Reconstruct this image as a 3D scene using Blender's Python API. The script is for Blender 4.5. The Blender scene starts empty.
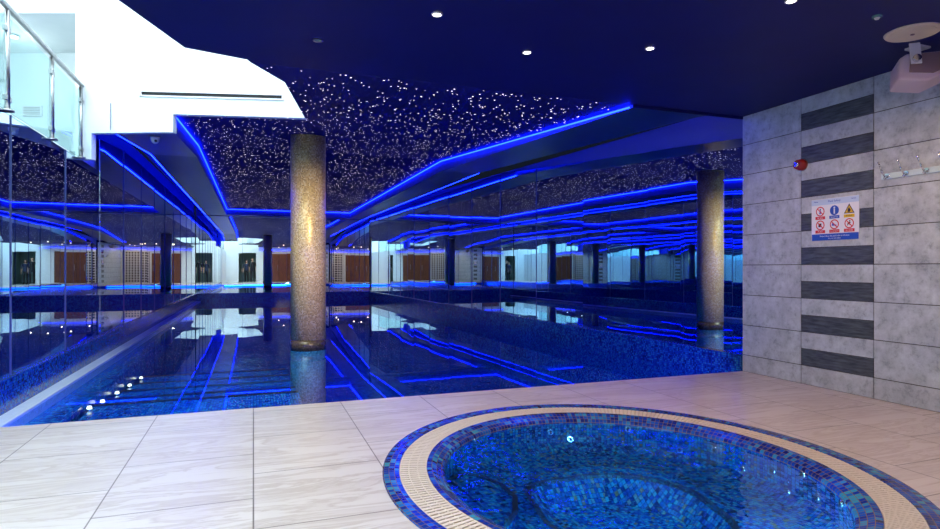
import bpy, bmesh, math, random
from mathutils import Vector, Matrix
random.seed(7)
C = bpy.context.scene.collection
S = 1.05                      # eye height above the deck in metres; plan is laid out in eye heights
def W(x, y, z): return Vector((x*S, y*S, (z+1)*S))      # z measured from eye level
R = math.radians

# ------------------------------------------------------------------ materials
def mat(name, col=(.5,.5,.5), rough=.5, metal=0, spec=.5, emit=None, es=0):
    m = bpy.data.materials.new(name); m.use_nodes = True
    b = m.node_tree.nodes['Principled BSDF']
    b.inputs['Base Color'].default_value = (*col, 1)
    b.inputs['Roughness'].default_value = rough
    b.inputs['Metallic'].default_value = metal
    b.inputs['Specular IOR Level'].default_value = spec
    if emit:
        b.inputs['Emission Color'].default_value = (*emit, 1)
        b.inputs['Emission Strength'].default_value = es
    return m
def nd(m, t, **kw):
    n = m.node_tree.nodes.new(t)
    for k, v in kw.items():
        if hasattr(n, k) and k not in n.inputs.keys(): setattr(n, k, v)
        else: n.inputs[k].default_value = v
    return n
def ln(m, a, b): m.node_tree.links.new(a, b)
def bsdf(m): return m.node_tree.nodes['Principled BSDF']
def ramp(m, stops):
    r = nd(m, 'ShaderNodeValToRGB'); e = r.color_ramp.elements
    while len(e) < len(stops): e.new(.5)
    for k, (p, c) in enumerate(stops): e[k].position = p; e[k].color = (*c, 1)
    return r
def noisy(name, c1, c2, scale=6, rough=.5, detail=6, stretch=(1,1,1), bump=0, lo=.35, hi=.65, metal=0, coords='Object', spec=.5):
    m = mat(name, c1, rough, metal, spec)
    tc = nd(m, 'ShaderNodeTexCoord'); mp = nd(m, 'ShaderNodeMapping'); mp.inputs['Scale'].default_value = stretch
    n = nd(m, 'ShaderNodeTexNoise', Scale=scale, Detail=detail, Roughness=.6)
    r = ramp(m, [(lo, c1), (hi, c2)])
    ln(m, tc.outputs[coords], mp.inputs[0]); ln(m, mp.outputs[0], n.inputs['Vector'])
    ln(m, n.outputs[0], r.inputs[0]); ln(m, r.outputs[0], bsdf(m).inputs['Base Color'])
    if bump:
        b = nd(m, 'ShaderNodeBump', Strength=bump, Distance=.01)
        ln(m, n.outputs[0], b.inputs['Height']); ln(m, b.outputs[0], bsdf(m).inputs['Normal'])
    return m
def mosaic(name, stops, size=.025, grout=(.02,.05,.08), rough=.18, metal=0, mort=.06, patch=0, spec=.5):
    """square glass mosaic on UV (metres); every tessera takes its own colour from the stops"""
    m = mat(name, stops[0][1], rough, metal, spec)
    tc = nd(m, 'ShaderNodeTexCoord')
    sc = nd(m, 'ShaderNodeVectorMath', operation='SCALE'); sc.inputs['Scale'].default_value = 1/size
    fl = nd(m, 'ShaderNodeVectorMath', operation='FLOOR'); fr = nd(m, 'ShaderNodeVectorMath', operation='FRACTION')
    ln(m, tc.outputs['UV'], sc.inputs[0]); ln(m, sc.outputs[0], fl.inputs[0]); ln(m, sc.outputs[0], fr.inputs[0])
    wn = nd(m, 'ShaderNodeTexWhiteNoise', noise_dimensions='3D'); ln(m, fl.outputs[0], wn.inputs['Vector'])
    val = wn.outputs['Value']
    if patch:
        pn = nd(m, 'ShaderNodeTexNoise', Scale=patch, Detail=2)
        ln(m, tc.outputs['UV'], pn.inputs['Vector'])
        ad = nd(m, 'ShaderNodeMath', operation='MULTIPLY_ADD'); ad.inputs[1].default_value = .9; ad.inputs[2].default_value = -.45
        ln(m, pn.outputs[0], ad.inputs[0])
        a2 = nd(m, 'ShaderNodeMath', operation='ADD', use_clamp=True); ln(m, ad.outputs[0], a2.inputs[0]); ln(m, val, a2.inputs[1])
        val = a2.outputs[0]
    r = ramp(m, stops); ln(m, val, r.inputs[0])
    sx = nd(m, 'ShaderNodeSeparateXYZ'); ln(m, fr.outputs[0], sx.inputs[0])
    mn = nd(m, 'ShaderNodeMath', operation='MINIMUM'); ln(m, sx.outputs[0], mn.inputs[0]); ln(m, sx.outputs[1], mn.inputs[1])
    lt = nd(m, 'ShaderNodeMath', operation='LESS_THAN'); lt.inputs[1].default_value = mort*2; ln(m, mn.outputs[0], lt.inputs[0])
    mx = nd(m, 'ShaderNodeMix', data_type='RGBA'); mx.inputs['B'].default_value = (*grout, 1)
    ln(m, lt.outputs[0], mx.inputs['Factor']); ln(m, r.outputs[0], mx.inputs['A'])
    ln(m, mx.outputs['Result'], bsdf(m).inputs['Base Color'])
    return m
def emis(name, col, s):
    m = bpy.data.materials.new(name); m.use_nodes = True; nt = m.node_tree; nt.nodes.clear()
    e = nt.nodes.new('ShaderNodeEmission'); o = nt.nodes.new('ShaderNodeOutputMaterial')
    e.inputs[0].default_value = (*col, 1); e.inputs[1].default_value = s
    nt.links.new(e.outputs[0], o.inputs[0]); return m
def water(name, tint, scale, bump, stretch=(1,1,1), bend=0, ior=1.33):
    m = bpy.data.materials.new(name); m.use_nodes = True; nt = m.node_tree; nt.nodes.clear()
    o = nt.nodes.new('ShaderNodeOutputMaterial'); mx = nt.nodes.new('ShaderNodeMixShader')
    g = nt.nodes.new('ShaderNodeBsdfGlossy'); t = nt.nodes.new('ShaderNodeBsdfTransparent'); f = nt.nodes.new('ShaderNodeFresnel')
    g.inputs['Roughness'].default_value = 0; g.inputs[0].default_value = (.95,.97,1,1); t.inputs[0].default_value = (*tint, 1)
    f.inputs[0].default_value = ior
    tc = nt.nodes.new('ShaderNodeTexCoord'); mp = nt.nodes.new('ShaderNodeMapping'); mp.inputs['Scale'].default_value = stretch
    n = nt.nodes.new('ShaderNodeTexNoise'); n.inputs['Scale'].default_value = scale; n.inputs['Detail'].default_value = 2
    b = nt.nodes.new('ShaderNodeBump'); b.inputs['Strength'].default_value = bump; b.inputs['Distance'].default_value = .02
    L = nt.links.new
    L(tc.outputs['Object'], mp.inputs[0]); L(mp.outputs[0], n.inputs['Vector']); L(n.outputs[0], b.inputs['Height'])
    L(b.outputs[0], g.inputs['Normal']); L(b.outputs[0], f.inputs['Normal'])
    if bend:
        rf_ = nt.nodes.new('ShaderNodeBsdfRefraction'); rf_.inputs['IOR'].default_value = 1.06; rf_.inputs['Color'].default_value = (*tint, 1); rf_.inputs['Roughness'].default_value = 0
        m2 = nt.nodes.new('ShaderNodeMixShader'); m2.inputs[0].default_value = bend
        b2 = nt.nodes.new('ShaderNodeBump'); b2.inputs['Strength'].default_value = 1; b2.inputs['Distance'].default_value = .02; L(n.outputs[0], b2.inputs['Height']); L(b2.outputs[0], rf_.inputs['Normal'])
        L(t.outputs[0], m2.inputs[1]); L(rf_.outputs[0], m2.inputs[2]); t = m2
    ge = nt.nodes.new('ShaderNodeNewGeometry'); k1 = nt.nodes.new('ShaderNodeMath'); k1.operation = 'SUBTRACT'; k1.inputs[0].default_value = 1; L(ge.outputs['Backfacing'], k1.inputs[1])
    k2 = nt.nodes.new('ShaderNodeMath'); k2.operation = 'MULTIPLY'; L(f.outputs[0], k2.inputs[0]); L(k1.outputs[0], k2.inputs[1])
    L(k2.outputs[0], mx.inputs[0]); L(t.outputs[0], mx.inputs[1]); L(g.outputs[0], mx.inputs[2]); L(mx.outputs[0], o.inputs[0])
    return m
def glass(name, tint, rough=0):
    return water(name, tint, 1, 0, ior=1.25)

M = {}
M['white'] = noisy('white_plaster', (.76,.81,.83), (.72,.78,.80), 3, .6)
M['cream_wall'] = noisy('pale_plaster', (.62,.62,.66), (.55,.55,.60), 3, .6)
M['navy'] = noisy('navy_paint', (.005,.007,.115), (.004,.006,.095), 2, .55, spec=.25)
M['star_navy'] = noisy('star_ceiling_paint', (.007,.009,.15), (.005,.007,.12), 4, .7, spec=.2)
M['soffit'] = noisy('satin_soffit_paint', (.010,.036,.11), (.008,.028,.09), 2, .32, spec=.4)
M['fascia'] = noisy('pale_blue_fascia_paint', (.11,.13,.30), (.10,.12,.28), 2, .6)
M['mirror_far'] = mat('mirror_glass', (.76,.88,.92), .0, 1)
M['mirror'] = mat('blue_mirror_glass', (.70,.84,.94), .0, 1)
M['joint'] = mat('glass_edge', (.05,.08,.25), .5, 0)
M['steel'] = noisy('brushed_steel', (.42,.42,.42), (.32,.32,.33), 40, .28, metal=1)
M['chrome'] = mat('chrome', (.8,.82,.85), .12, 1)
M['dark'] = mat('dark_void', (.006,.007,.008), .7)
M['black'] = mat('black_rubber', (.01,.011,.012), .5)
M['glass'] = glass('teal_glass', (.80,.95,.94))
M['pool'] = mosaic('blue_pool_mosaic', [(0,(.004,.05,.36)), (.35,(.006,.11,.62)), (.6,(.01,.20,.76)), (.85,(.02,.36,.80)), (1,(.06,.52,.82))], .026, (.005,.02,.06), patch=1.2)
M['band'] = mosaic('mixed_blue_mosaic', [(0,(.003,.014,.13)), (.4,(.004,.04,.28)), (.7,(.007,.10,.36)), (1,(.02,.22,.36))], .022, (.006,.02,.06), patch=9)
M['gold'] = mosaic('gold_mosaic', [(0,(.50,.33,.10)), (.35,(.74,.52,.18)), (.7,(.88,.67,.26)), (1,(.95,.84,.46))], .016, (.42,.33,.18), .36, .22)
M['brown'] = mosaic('wet_brown_mosaic', [(0,(.07,.05,.02)), (.5,(.14,.10,.04)), (1,(.22,.17,.08))], .016, (.05,.04,.02), .15, .2)
M['teal'] = mosaic('pale_teal_mosaic', [(0,(.03,.22,.32)), (.5,(.08,.38,.50)), (1,(.2,.55,.62))], .02, (.02,.10,.16), .2)
M['rim'] = mosaic('hot_tub_rim_mosaic', [(0,(.006,.015,.14)), (.4,(.006,.045,.34)), (.75,(.01,.11,.44)), (1,(.04,.30,.42))], .0295, (.20,.13,.07), .12, mort=.05, patch=3)
M['tub'] = mosaic('hot_tub_mosaic', [(0,(.004,.02,.07)), (.3,(.005,.05,.34)), (.6,(.01,.16,.46)), (.88,(.02,.32,.46)), (1,(.20,.18,.08))], .022, (.01,.03,.05), .2, patch=3)
M['grate'] = noisy('cream_grating', (.74,.68,.58), (.68,.62,.52), 30, .5)
M['channel'] = mat('grating_channel', (.30,.26,.21), .6)
M['coping'] = noisy('pale_coping', (.62,.74,.84), (.55,.68,.80), 10, .4)
M['timber'] = noisy('brown_timber', (.20,.075,.035), (.10,.035,.018), 5, .4, stretch=(6,6,.5))
M['led'] = emis('blue_led', (.0018,.0085,1), 52)
M['star'] = emis('fibre_star', (.95,.82,1), 3.4)
M['sky'] = emis('skylight_glow', (.82,.94,1), 8.2)
M['lamp'] = emis('lamp_lens', (1,.97,.86), 12)
M['lamp_cool'] = emis('cool_lamp_lens', (.86,1,.95), 9)
M['step_lamp'] = emis('step_lamp', (1,.90,.70), 4)
M['off_lens'] = mat('unlit_lens', (.10,.22,.22), .2)
M['sign_white'] = mat('sign_white', (.78,.82,.92), .35)
M['sign_red'] = mat('sign_red', (.62,.03,.05), .4)
M['sign_blue'] = mat('sign_blue', (.02,.09,.55), .4)
M['sign_yellow'] = mat('sign_yellow', (.72,.48,.02), .4)
M['sign_black'] = mat('sign_black', (.015,.015,.03), .4)
M['beacon_red'] = mat('beacon_red', (.24,.012,.008), .3)
M['plastic_white'] = mat('white_plastic', (.72,.72,.74), .4)
M['plastic_pink'] = noisy('off_white_plastic', (.56,.46,.54), (.50,.42,.50), 3, .45)
M['plastic_dark'] = mat('shaded_plastic', (.22,.15,.17), .5)  # speaker's shade put into the colour; also used for the disc's dot
M['disc'] = noisy('cream_disc', (.70,.60,.46), (.62,.54,.42), 8, .5)
M['skin'] = mat('skin', (.50,.30,.22), .5); M['hair'] = mat('hair', (.02,.014,.01), .6)
M['dark_cloth'] = mat('dark_cloth', (.012,.014,.02), .8); M['navy_cloth'] = mat('navy_cloth', (.02,.03,.08), .8)

def tile_mat(name, base, dark, vein, rough=.4, scale=5):
    m = mat(name, base, rough)
    tc = nd(m, 'ShaderNodeTexCoord')
    n1 = nd(m, 'ShaderNodeTexNoise', Scale=scale, Detail=10, Roughness=.72); n2 = nd(m, 'ShaderNodeTexNoise', Scale=scale*.35, Detail=3)
    ln(m, tc.outputs['Object'], n1.inputs['Vector']); ln(m, tc.outputs['Object'], n2.inputs['Vector'])
    r1 = ramp(m, [(.30, dark), (.48, base), (.70, vein)]); ln(m, n1.outputs[0], r1.inputs[0])
    r2 = ramp(m, [(.3, (.78,.78,.80)), (.7, (1.08,1.08,1.08))]); ln(m, n2.outputs[0], r2.inputs[0])
    mx = nd(m, 'ShaderNodeMix', data_type='RGBA', blend_type='MULTIPLY'); mx.inputs['Factor'].default_value = 1
    ln(m, r1.outputs[0], mx.inputs['A']); ln(m, r2.outputs[0], mx.inputs['B']); ln(m, mx.outputs['Result'], bsdf(m).inputs['Base Color'])
    return m
M['grey_tile'] = tile_mat('grey_stone_tile', (.45,.52,.58), (.25,.29,.34), (.57,.64,.70), .35, 17)
M['dark_tile'] = noisy('dark_wood_grain_tile', (.030,.040,.048), (.10,.125,.14), 6, .35, 8, stretch=(1,1.2,9))
M['grout'] = mat('dark_grout', (.06,.06,.065), .8)

def floor_mat():
    m = mat('veined_floor_tile', (.6,.6,.6), .30, spec=.45)
    tc = nd(m, 'ShaderNodeTexCoord'); sp = nd(m, 'ShaderNodeSeparateXYZ'); cb = nd(m, 'ShaderNodeCombineXYZ')
    ln(m, tc.outputs['Object'], sp.inputs[0])
    ay = nd(m, 'ShaderNodeMath', operation='ADD'); ay.inputs[1].default_value = 40*.655*S - 3.403*S
    ax = nd(m, 'ShaderNodeMath', operation='ADD'); ax.inputs[1].default_value = 40*.61*S
    ln(m, sp.outputs[1], ay.inputs[0]); ln(m, sp.outputs[0], ax.inputs[0]); ln(m, ay.outputs[0], cb.inputs[0]); ln(m, ax.outputs[0], cb.inputs[1])
    br = nd(m, 'ShaderNodeTexBrick', offset=.5, offset_frequency=2)
    br.inputs['Scale'].default_value = 1; br.inputs['Mortar Size'].default_value = .0035; br.inputs['Mortar Smooth'].default_value = .1
    br.inputs['Brick Width'].default_value = .655*S; br.inputs['Row Height'].default_value = .61*S
    br.inputs['Color1'].default_value = (1,1,1,1); br.inputs['Color2'].default_value = (.93,.93,.93,1); br.inputs['Mortar'].default_value = (.30,.29,.28,1)
    ln(m, cb.outputs[0], br.inputs['Vector'])
    mp = nd(m, 'ShaderNodeMapping'); mp.inputs['Scale'].default_value = (.55,3.2,1); mp.inputs['Rotation'].default_value = (0,0,.12)
    n = nd(m, 'ShaderNodeTexNoise', Scale=2.2, Detail=9, Roughness=.62, Distortion=1.2)
    ln(m, tc.outputs['Object'], mp.inputs[0]); ln(m, mp.outputs[0], n.inputs['Vector'])
    r = ramp(m, [(.30,(.52,.48,.45)), (.44,(.64,.61,.585)), (.5,(.525,.48,.445)), (.54,(.66,.635,.61)), (.75,(.70,.68,.66))])
    ln(m, n.outputs[0], r.inputs[0])
    mx = nd(m, 'ShaderNodeMix', data_type='RGBA', blend_type='MULTIPLY'); mx.inputs['Factor'].default_value = 1
    ln(m, r.outputs[0], mx.inputs['A']); ln(m, br.outputs[0], mx.inputs['B']); ln(m, mx.outputs['Result'], bsdf(m).inputs['Base Color'])
    return m
M['floor'] = floor_mat()

# ------------------------------------------------------------------ mesh building
class MB:
    def __init__(s): s.v = []; s.f = []; s.uv = []; s.mi = []; s.sm = []
    def face(s, pts, mi=0, uv=None, smooth=False):
        pts = [Vector(p) for p in pts]; k = len(s.v); s.v += pts; s.f.append(list(range(k, k+len(pts))))
        if uv is None:
            n = Vector((0,0,0))
            for a, b in zip(pts, pts[1:]+pts[:1]): n += a.cross(b)
            ax = max(range(3), key=lambda q: abs(n[q]))
            uv = [((p.y,p.z),(p.x,p.z),(p.x,p.y))[ax] for p in pts]
        s.uv.append(uv); s.mi.append(mi); s.sm.append(smooth)
    def box(s, a, b, mi=0):
        x0,y0,z0 = [min(a[i],b[i]) for i in range(3)]; x1,y1,z1 = [max(a[i],b[i]) for i in range(3)]
        p = lambda i,j,k: (x1 if i else x0, y1 if j else y0, z1 if k else z0)
        for q in (((0,0,0),(0,1,0),(1,1,0),(1,0,0)), ((0,0,1),(1,0,1),(1,1,1),(0,1,1)), ((0,0,0),(1,0,0),(1,0,1),(0,0,1)),
                  ((0,1,0),(0,1,1),(1,1,1),(1,1,0)), ((0,0,0),(0,0,1),(0,1,1),(0,1,0)), ((1,0,0),(1,1,0),(1,1,1),(1,0,1))):
            s.face([p(*t) for t in q], mi)
    def obox(s, mtx, hx, hy, hz, mi=0):
        k = len(s.v); s.box((-hx,-hy,-hz), (hx,hy,hz), mi)
        for i in range(k, len(s.v)): s.v[i] = mtx @ s.v[i]
    def prism(s, poly, off, mi=0):
        off = Vector(off); a = [Vector(p) for p in poly]; b = [p+off for p in a]
        s.face(a[::-1], mi); s.face(b, mi)
        for i in range(len(a)):
            j = (i+1) % len(a); s.face([a[i], a[j], b[j], b[i]], mi)
    def tube(s, p, q, r, n=14, mi=0, r2=None, caps=True):
        p, q = Vector(p), Vector(q); d = (q-p).normalized(); u = d.orthogonal().normalized(); w = d.cross(u); r2 = r if r2 is None else r2
        L = (q-p).length
        A = [p + (u*math.cos(2*math.pi*i/n)+w*math.sin(2*math.pi*i/n))*r for i in range(n)]
        B = [q + (u*math.cos(2*math.pi*i/n)+w*math.sin(2*math.pi*i/n))*r2 for i in range(n)]
        for i in range(n):
            j = (i+1) % n; t0, t1 = 2*math.pi*r*i/n, 2*math.pi*r*(i+1)/n
            s.face([A[i],A[j],B[j],B[i]], mi, [(t0,0),(t1,0),(t1,L),(t0,L)], True)
        if caps: s.face(A[::-1], mi); s.face(B, mi)
    def path(s, pts, r, n=10, mi=0):
        for a, b in zip(pts, pts[1:]): s.tube(a, b, r, n, mi)
    def ring(s, prof, c, kx=1, ky=1, n=128, mi=0, a0=0, a1=2*math.pi):
        """sweep a (radius, z) profile round an ellipse; UV in metres along the arc"""
        for i in range(n):
            f0, f1 = a0+(a1-a0)*i/n, a0+(a1-a0)*(i+1)/n
            for (r0,z0),(r1,z1) in zip(prof, prof[1:]):
                P = lambda r,z,f: Vector((c[0]+kx*r*math.cos(f), c[1]+ky*r*math.sin(f), z))
                rm = max(prof[0][0], prof[-1][0]); l = math.hypot(r1-r0, z1-z0); v0 = sum(math.hypot(b[0]-a[0], b[1]-a[1]) for a,b in zip(prof, prof[1:]) if b[0] > 1e9)
                k = prof.index((r0,z0)); v0 = sum(math.hypot(prof[q+1][0]-prof[q][0], prof[q+1][1]-prof[q][1]) for q in range(k))
                s.face([P(r0,z0,f0),P(r0,z0,f1),P(r1,z1,f1),P(r1,z1,f0)], mi, [(rm*f0,v0),(rm*f1,v0),(rm*f1,v0+l),(rm*f0,v0+l)])
    def build(s, name, mats, parent=None, loc=None, kind=None, bevel=0, merge=True):
        me = bpy.data.meshes.new(name); loc = Vector(loc) if loc is not None else Vector((0,0,0))
        me.from_pydata([v-loc for v in s.v], [], s.f)
        for m in (mats if isinstance(mats, (list,tuple)) else [mats]): me.materials.append(m)
        ul = me.uv_layers.new(name='UVMap'); li = 0
        for p, uv, mi, sm in zip(me.polygons, s.uv, s.mi, s.sm):
            p.material_index = mi; p.use_smooth = sm
            for k in range(len(uv)): ul.data[li].uv = uv[k]; li += 1
        if merge:
            bm = bmesh.new(); bm.from_mesh(me); bmesh.ops.remove_doubles(bm, verts=bm.verts, dist=1e-5); bm.to_mesh(me); bm.free()
        o = bpy.data.objects.new(name, me); C.objects.link(o); o.location = loc
        if parent: o.parent = parent; o.matrix_parent_inverse = Matrix.Translation(-parent.location) if parent.rotation_euler == bpy.data.objects[parent.name].rotation_euler else Matrix()
        if kind: o['kind'] = kind
        if bevel:
            b = o.modifiers.new('bevel', 'BEVEL'); b.width = bevel; b.segments = 3; b.limit_method = 'ANGLE'
        return o
def tag(o, label, cat, group=None):
    o['label'] = label; o['category'] = cat
    if group: o['group'] = group
    return o
def thing(name, label, cat, loc, group=None):
    o = bpy.data.objects.new(name, None); C.objects.link(o); o.location = loc; o.empty_display_size = .1
    return tag(o, label, cat, group)
def dup(root, loc):
    r = root.copy(); C.objects.link(r); r.location = loc
    for ch in root.children:
        c = ch.copy(); C.objects.link(c); c.parent = r
        for g in ch.children:
            d = g.copy(); C.objects.link(d); d.parent = c
    return r
def text(body, size, at, mtx, m, name, parent, align='CENTER'):
    cu = bpy.data.curves.new(name, 'FONT'); cu.body = body; cu.size = size; cu.align_x = align; cu.align_y = 'CENTER'; cu.extrude = .0004
    t = bpy.data.objects.new(name, cu); C.objects.link(t); bpy.context.view_layer.update()
    me = bpy.data.meshes.new_from_object(t.evaluated_get(bpy.context.evaluated_depsgraph_get()))
    bpy.data.objects.remove(t); me.materials.clear(); me.materials.append(m)
    o = bpy.data.objects.new(name, me); C.objects.link(o); o.parent = parent
    o.matrix_local = Matrix.Translation(at) @ mtx
    return o

# ------------------------------------------------------------------ plan (in eye heights)
Y0, XR, XL, YF, YB = 4.52, 4.46, -1.78, 21.5, -1.7
XRF = 3.95                                 # the mirrored right wall closes in a little towards the far end
ZC, FOLD, ZF = 1.466, 10.29, 1.95          # deck ceiling, fold line and far star ceiling
TL, TR, TF = -.833, 3.2, 21.1              # star tray edges
LL, LR = -1.48, 4.0                        # outer lips of the soffit
ZW, ZU = -1.10, -.84                       # water level and top of the mosaic upstand
DR = .2
def zc(y): return ZC + (ZF-ZC)*(min(max(y,Y0),FOLD)-Y0)/(FOLD-Y0)
LRF = 3.72
def lr(y): return LR + (LRF-LR)*(y-Y0)/(YF-Y0)
def sofr(y): return (ZC-.025)+(ZF-DR-ZC+.025)*(min(y,FOLD)-Y0)/(FOLD-Y0)
def xr(y): return XR + (XRF-XR)*(y-Y0)/(YF-Y0)
# upper void: opening edge in the deck and star ceilings, and the white wall at its far side
A = (.535,6.8); PD = (-1.395,.5)
def p1(s): return (A[0]+PD[0]*s, A[1]+PD[1]*s)
opening = [A, (.24,5.07), (-.04,4.47), (-.43,4.37), (-.695,3.716), (-.86,3.3), (.25,2.3), (.25,YB)]
sT = (A[0]-TL)/1.395; sL = (A[0]-(-1.68))/1.395

# ------------------------------------------------------------------ floor with the round cut-out
tc_ = (1.77*S, 2.56*S); KX, KY = .945, 1.055
RO, RG, RI, RW = 1.282*S, 1.198*S, 1.052*S, .962*S
b = MB()
x0,x1,y0,y1 = (XL-.02)*S, (XR+.02)*S, (YB-2.6)*S, Y0*S
angs = sorted([2*math.pi*i/160 for i in range(160)] + [math.atan2(y-tc_[1], x-tc_[0]) % (2*math.pi) for x in (x0,x1) for y in (y0,y1)])
def outp(f):
    c, s_ = math.cos(f), math.sin(f); t = 1e9
    if c > 1e-9: t = min(t, (x1-tc_[0])/c)
    if c < -1e-9: t = min(t, (x0-tc_[0])/c)
    if s_ > 1e-9: t = min(t, (y1-tc_[1])/s_)
    if s_ < -1e-9: t = min(t, (y0-tc_[1])/s_)
    return Vector((tc_[0]+c*t, tc_[1]+s_*t, 0))
def inp(f, r=RO):   # the rim point in the direction f
    t = r/math.sqrt((math.cos(f)/KX)**2+(math.sin(f)/KY)**2)
    return Vector((tc_[0]+t*math.cos(f), tc_[1]+t*math.sin(f), 0))
for f0, f1 in zip(angs, angs[1:]+[angs[0]+2*math.pi]):
    if f1-f0 > 1e-6: b.face([inp(f0), outp(f0), outp(f1), inp(f1)])
b.face([(x0,y1,0),(x1,y1,0),(x1,y1,-.03),(x0,y1,-.03)])
b.face([(x0,y1,-.03),(x1,y1,-.03),(x1,y1-.06,-.03),(x0,y1-.06,-.03)])
b.build('floor', M['floor'], kind='structure')

# ------------------------------------------------------------------ pool basin, upstands, water
ZP = -2.0
b = MB()
b.face([W(XL-.1,Y0-.06,ZP), W(XR+.1,Y0-.06,ZP), W(XRF+.1,YF+.1,ZP), W(XL-.1,YF+.1,ZP)])
b.face([W(XL-.1,Y0-.05,ZP), W(XR,Y0-.05,ZP), W(XR,Y0-.05,-1.028), W(XL-.1,Y0-.05,-1.028)])
b.face([W(XR,Y0-.05,ZP), W(XRF,YF,ZP), W(XRF,YF,ZU), W(XR,Y0-.05,ZU)])
b.face([W(XRF,YF,ZP), W(XL,YF,ZP), W(XL,YF,ZU), W(XRF,YF,ZU)])
b.face([W(XL,YF,ZP), W(XL,Y0-.05,ZP), W(XL,Y0-.05,ZU), W(XL,YF,ZU)])
b.build('floor_pool', M['pool'], kind='structure')
b = MB()
b.prism([W(XR+.02,Y0,ZW-.25), W(XRF+.02,YF,ZW-.25), W(XRF-.03,YF,ZW-.25), W(XR-.03,Y0,ZW-.25)], (0,0,(ZU-ZW+.25)*S))
b.build('trim_1', M['band'], kind='structure')
b = MB(); b.box(W(XL-.02,Y0,ZW-.25), W(XL+.03,YF,ZU)); b.build('trim_2', M['band'], kind='structure')
b = MB(); b.box(W(XL,YF-.03,ZW-.25), W(XRF,YF+.02,ZU)); b.build('trim_3', M['band'], kind='structure')
b = MB(); b.box(W(XL+.03,Y0,ZW-.30), W(-1.38,YF-.03,ZW-.085)); b.build('trim_4', M['pool'], kind='structure')     # shelf just under water
b = MB(); b.box(W(XL+.03,Y0,ZW-.084), W(XL+.155,YF-.03,ZW+.012)); b.build('trim_5', M['coping'], kind='structure')  # pale waterline strip
b = MB()
b.face([W(XL+.155,Y0-.05,ZW), W(XR,Y0-.05,ZW), W(XRF-.03,YF-.03,ZW), W(XL+.155,YF-.03,ZW)])
tag(b.build('pool_water', water('pool_water', (.62,.86,.97), 1.1, .012), kind='structure'), 'still blue water filling the long pool', 'water')

# submerged steps
st = thing('pool_steps', 'flight of blue mosaic steps leading down into the pool beside the deck', 'steps', W(-.45,5.2,ZP))
ys = [4.6,5.35,6.19,6.67,7.31,7.98,8.73]
for k in range(6):
    zt = ZW-.09-.045*k
    b = MB(); b.box(W(-1.34,ys[k],ZP), W(.42,ys[k+1],zt)); o = b.build('tread', M['pool'], st)
    e = MB(); e.box(W(-1.34,ys[k+1]-.06,zt), W(.42,ys[k+1]+.01,zt+.006)); e.build('nosing', M['black'], o)
for k, (X_, Y_) in enumerate([(-1.34,y_-.2) for y_ in ys[1:]]):
    zt = ZW-.09-.045*k
    o = thing('step_light', ['round step light nearest the deck at the left end of the pool steps', 'second step light from the deck on the pool steps', 'third step light from the deck on the pool steps',
        'fourth step light from the deck on the pool steps', 'fifth step light from the deck on the pool steps', 'step light farthest from the deck on the pool steps'][k], 'light', W(X_,Y_,zt+.02), 'step lights in the pool')
    b = MB(); b.tube(W(X_,Y_,zt+.001), W(X_,Y_,zt+.014), .034, 18); b.build('trim_ring', M['chrome'], o)
    b = MB(); b.tube(W(X_,Y_,zt+.012), W(X_,Y_,zt+.035), .024, 18, r2=.016); b.build('lens', M['step_lamp'], o)

# ------------------------------------------------------------------ mirrored walls
def mirror_wall(name, pa, pb, ztop, n, m, wob, side, first=0):
    """a row of mirror panels from plan point pa to pb, resting on the upstand"""
    w = MB(); d = Vector((pb[0]-pa[0], pb[1]-pa[1])); nn = Vector((-d.y, d.x)).normalized()*side
    q = lambda t,z,o: W(pa[0]+d.x*t+nn.x*o, pa[1]+d.y*t+nn.y*o, z)
    w.face([q(0,ZU-.02,-.05), q(1,ZU-.02,-.05), q(1,ztop(pb[1])+(0 if 'gallery' in name else .34),-.05), q(0,ztop(pa[1])+(0 if 'gallery' in name else .34),-.05)])
    root = w.build(name, M['fascia'], kind='structure')
    for k in range(n):
        t0, t1 = k/n, (k+1)/n; g = .0028/d.length
        z0, z1 = ztop(pa[1]+d.y*t0), ztop(pa[1]+d.y*t1)
        a, c = random.uniform(-1,1)*wob, random.uniform(-1,1)*wob
        if k < 2 and first: a = first
        b = MB(); P = []
        for t, z in ((t0+g,ZU),(t1-g,ZU),(t1-g,z1),(t0+g,z0)):
            P.append(q(t,z,-.012 + a*((t-t0)*n-.5) + c*(z/2.2)))
        back = Vector((nn.x,nn.y,0))*-.012
        b.face(P if side < 0 else P); b.face([p+back for p in P][::-1])
        for i in range(4): b.face([P[i], P[(i+1)%4], P[(i+1)%4]+back, P[i]+back])
        b.build('mirror_panel', m, root, merge=False)
        if k: 
            j = MB(); j.prism([q(t0-g,ZU,-.03), q(t0+g,ZU,-.03), q(t0+g,ZU,-.004), q(t0-g,ZU,-.004)], (0,0,(z0-ZU)*S)); j.build('panel_joint', M['joint'], root)
    return root
sof = lambda y: zc(y)-DR
MIRA = .032
mirror_wall('wall_right', (XR,Y0), (XRF,YF), sof, 12, M['mirror'], .006, 1, MIRA)
mirror_wall('wall_far', (XRF,YF), (XL,YF), lambda y: ZF-DR-.02, 4, M['mirror_far'], .003, 1)
mirror_wall('wall_left', (XL,YF), (XL,8.52), sof, 9, M['mirror'], .004, 1)
mirror_wall('wall_left_gallery', (XL,8.52), (XL,4.17), lambda y: 1.2, 3, M['mirror'], .003, 1)
b = MB()
b.box(W(XL-3.2,YB,1.0), W(XL-.06,8.95,1.2)); b.build('floor_gallery', M['white'], kind='structure')
b = MB(); b.box(W(XL-.15,YB,-1), W(XL,4.16,1.2)); b.build('wall_left_deck', M['white'], kind='structure')
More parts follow.
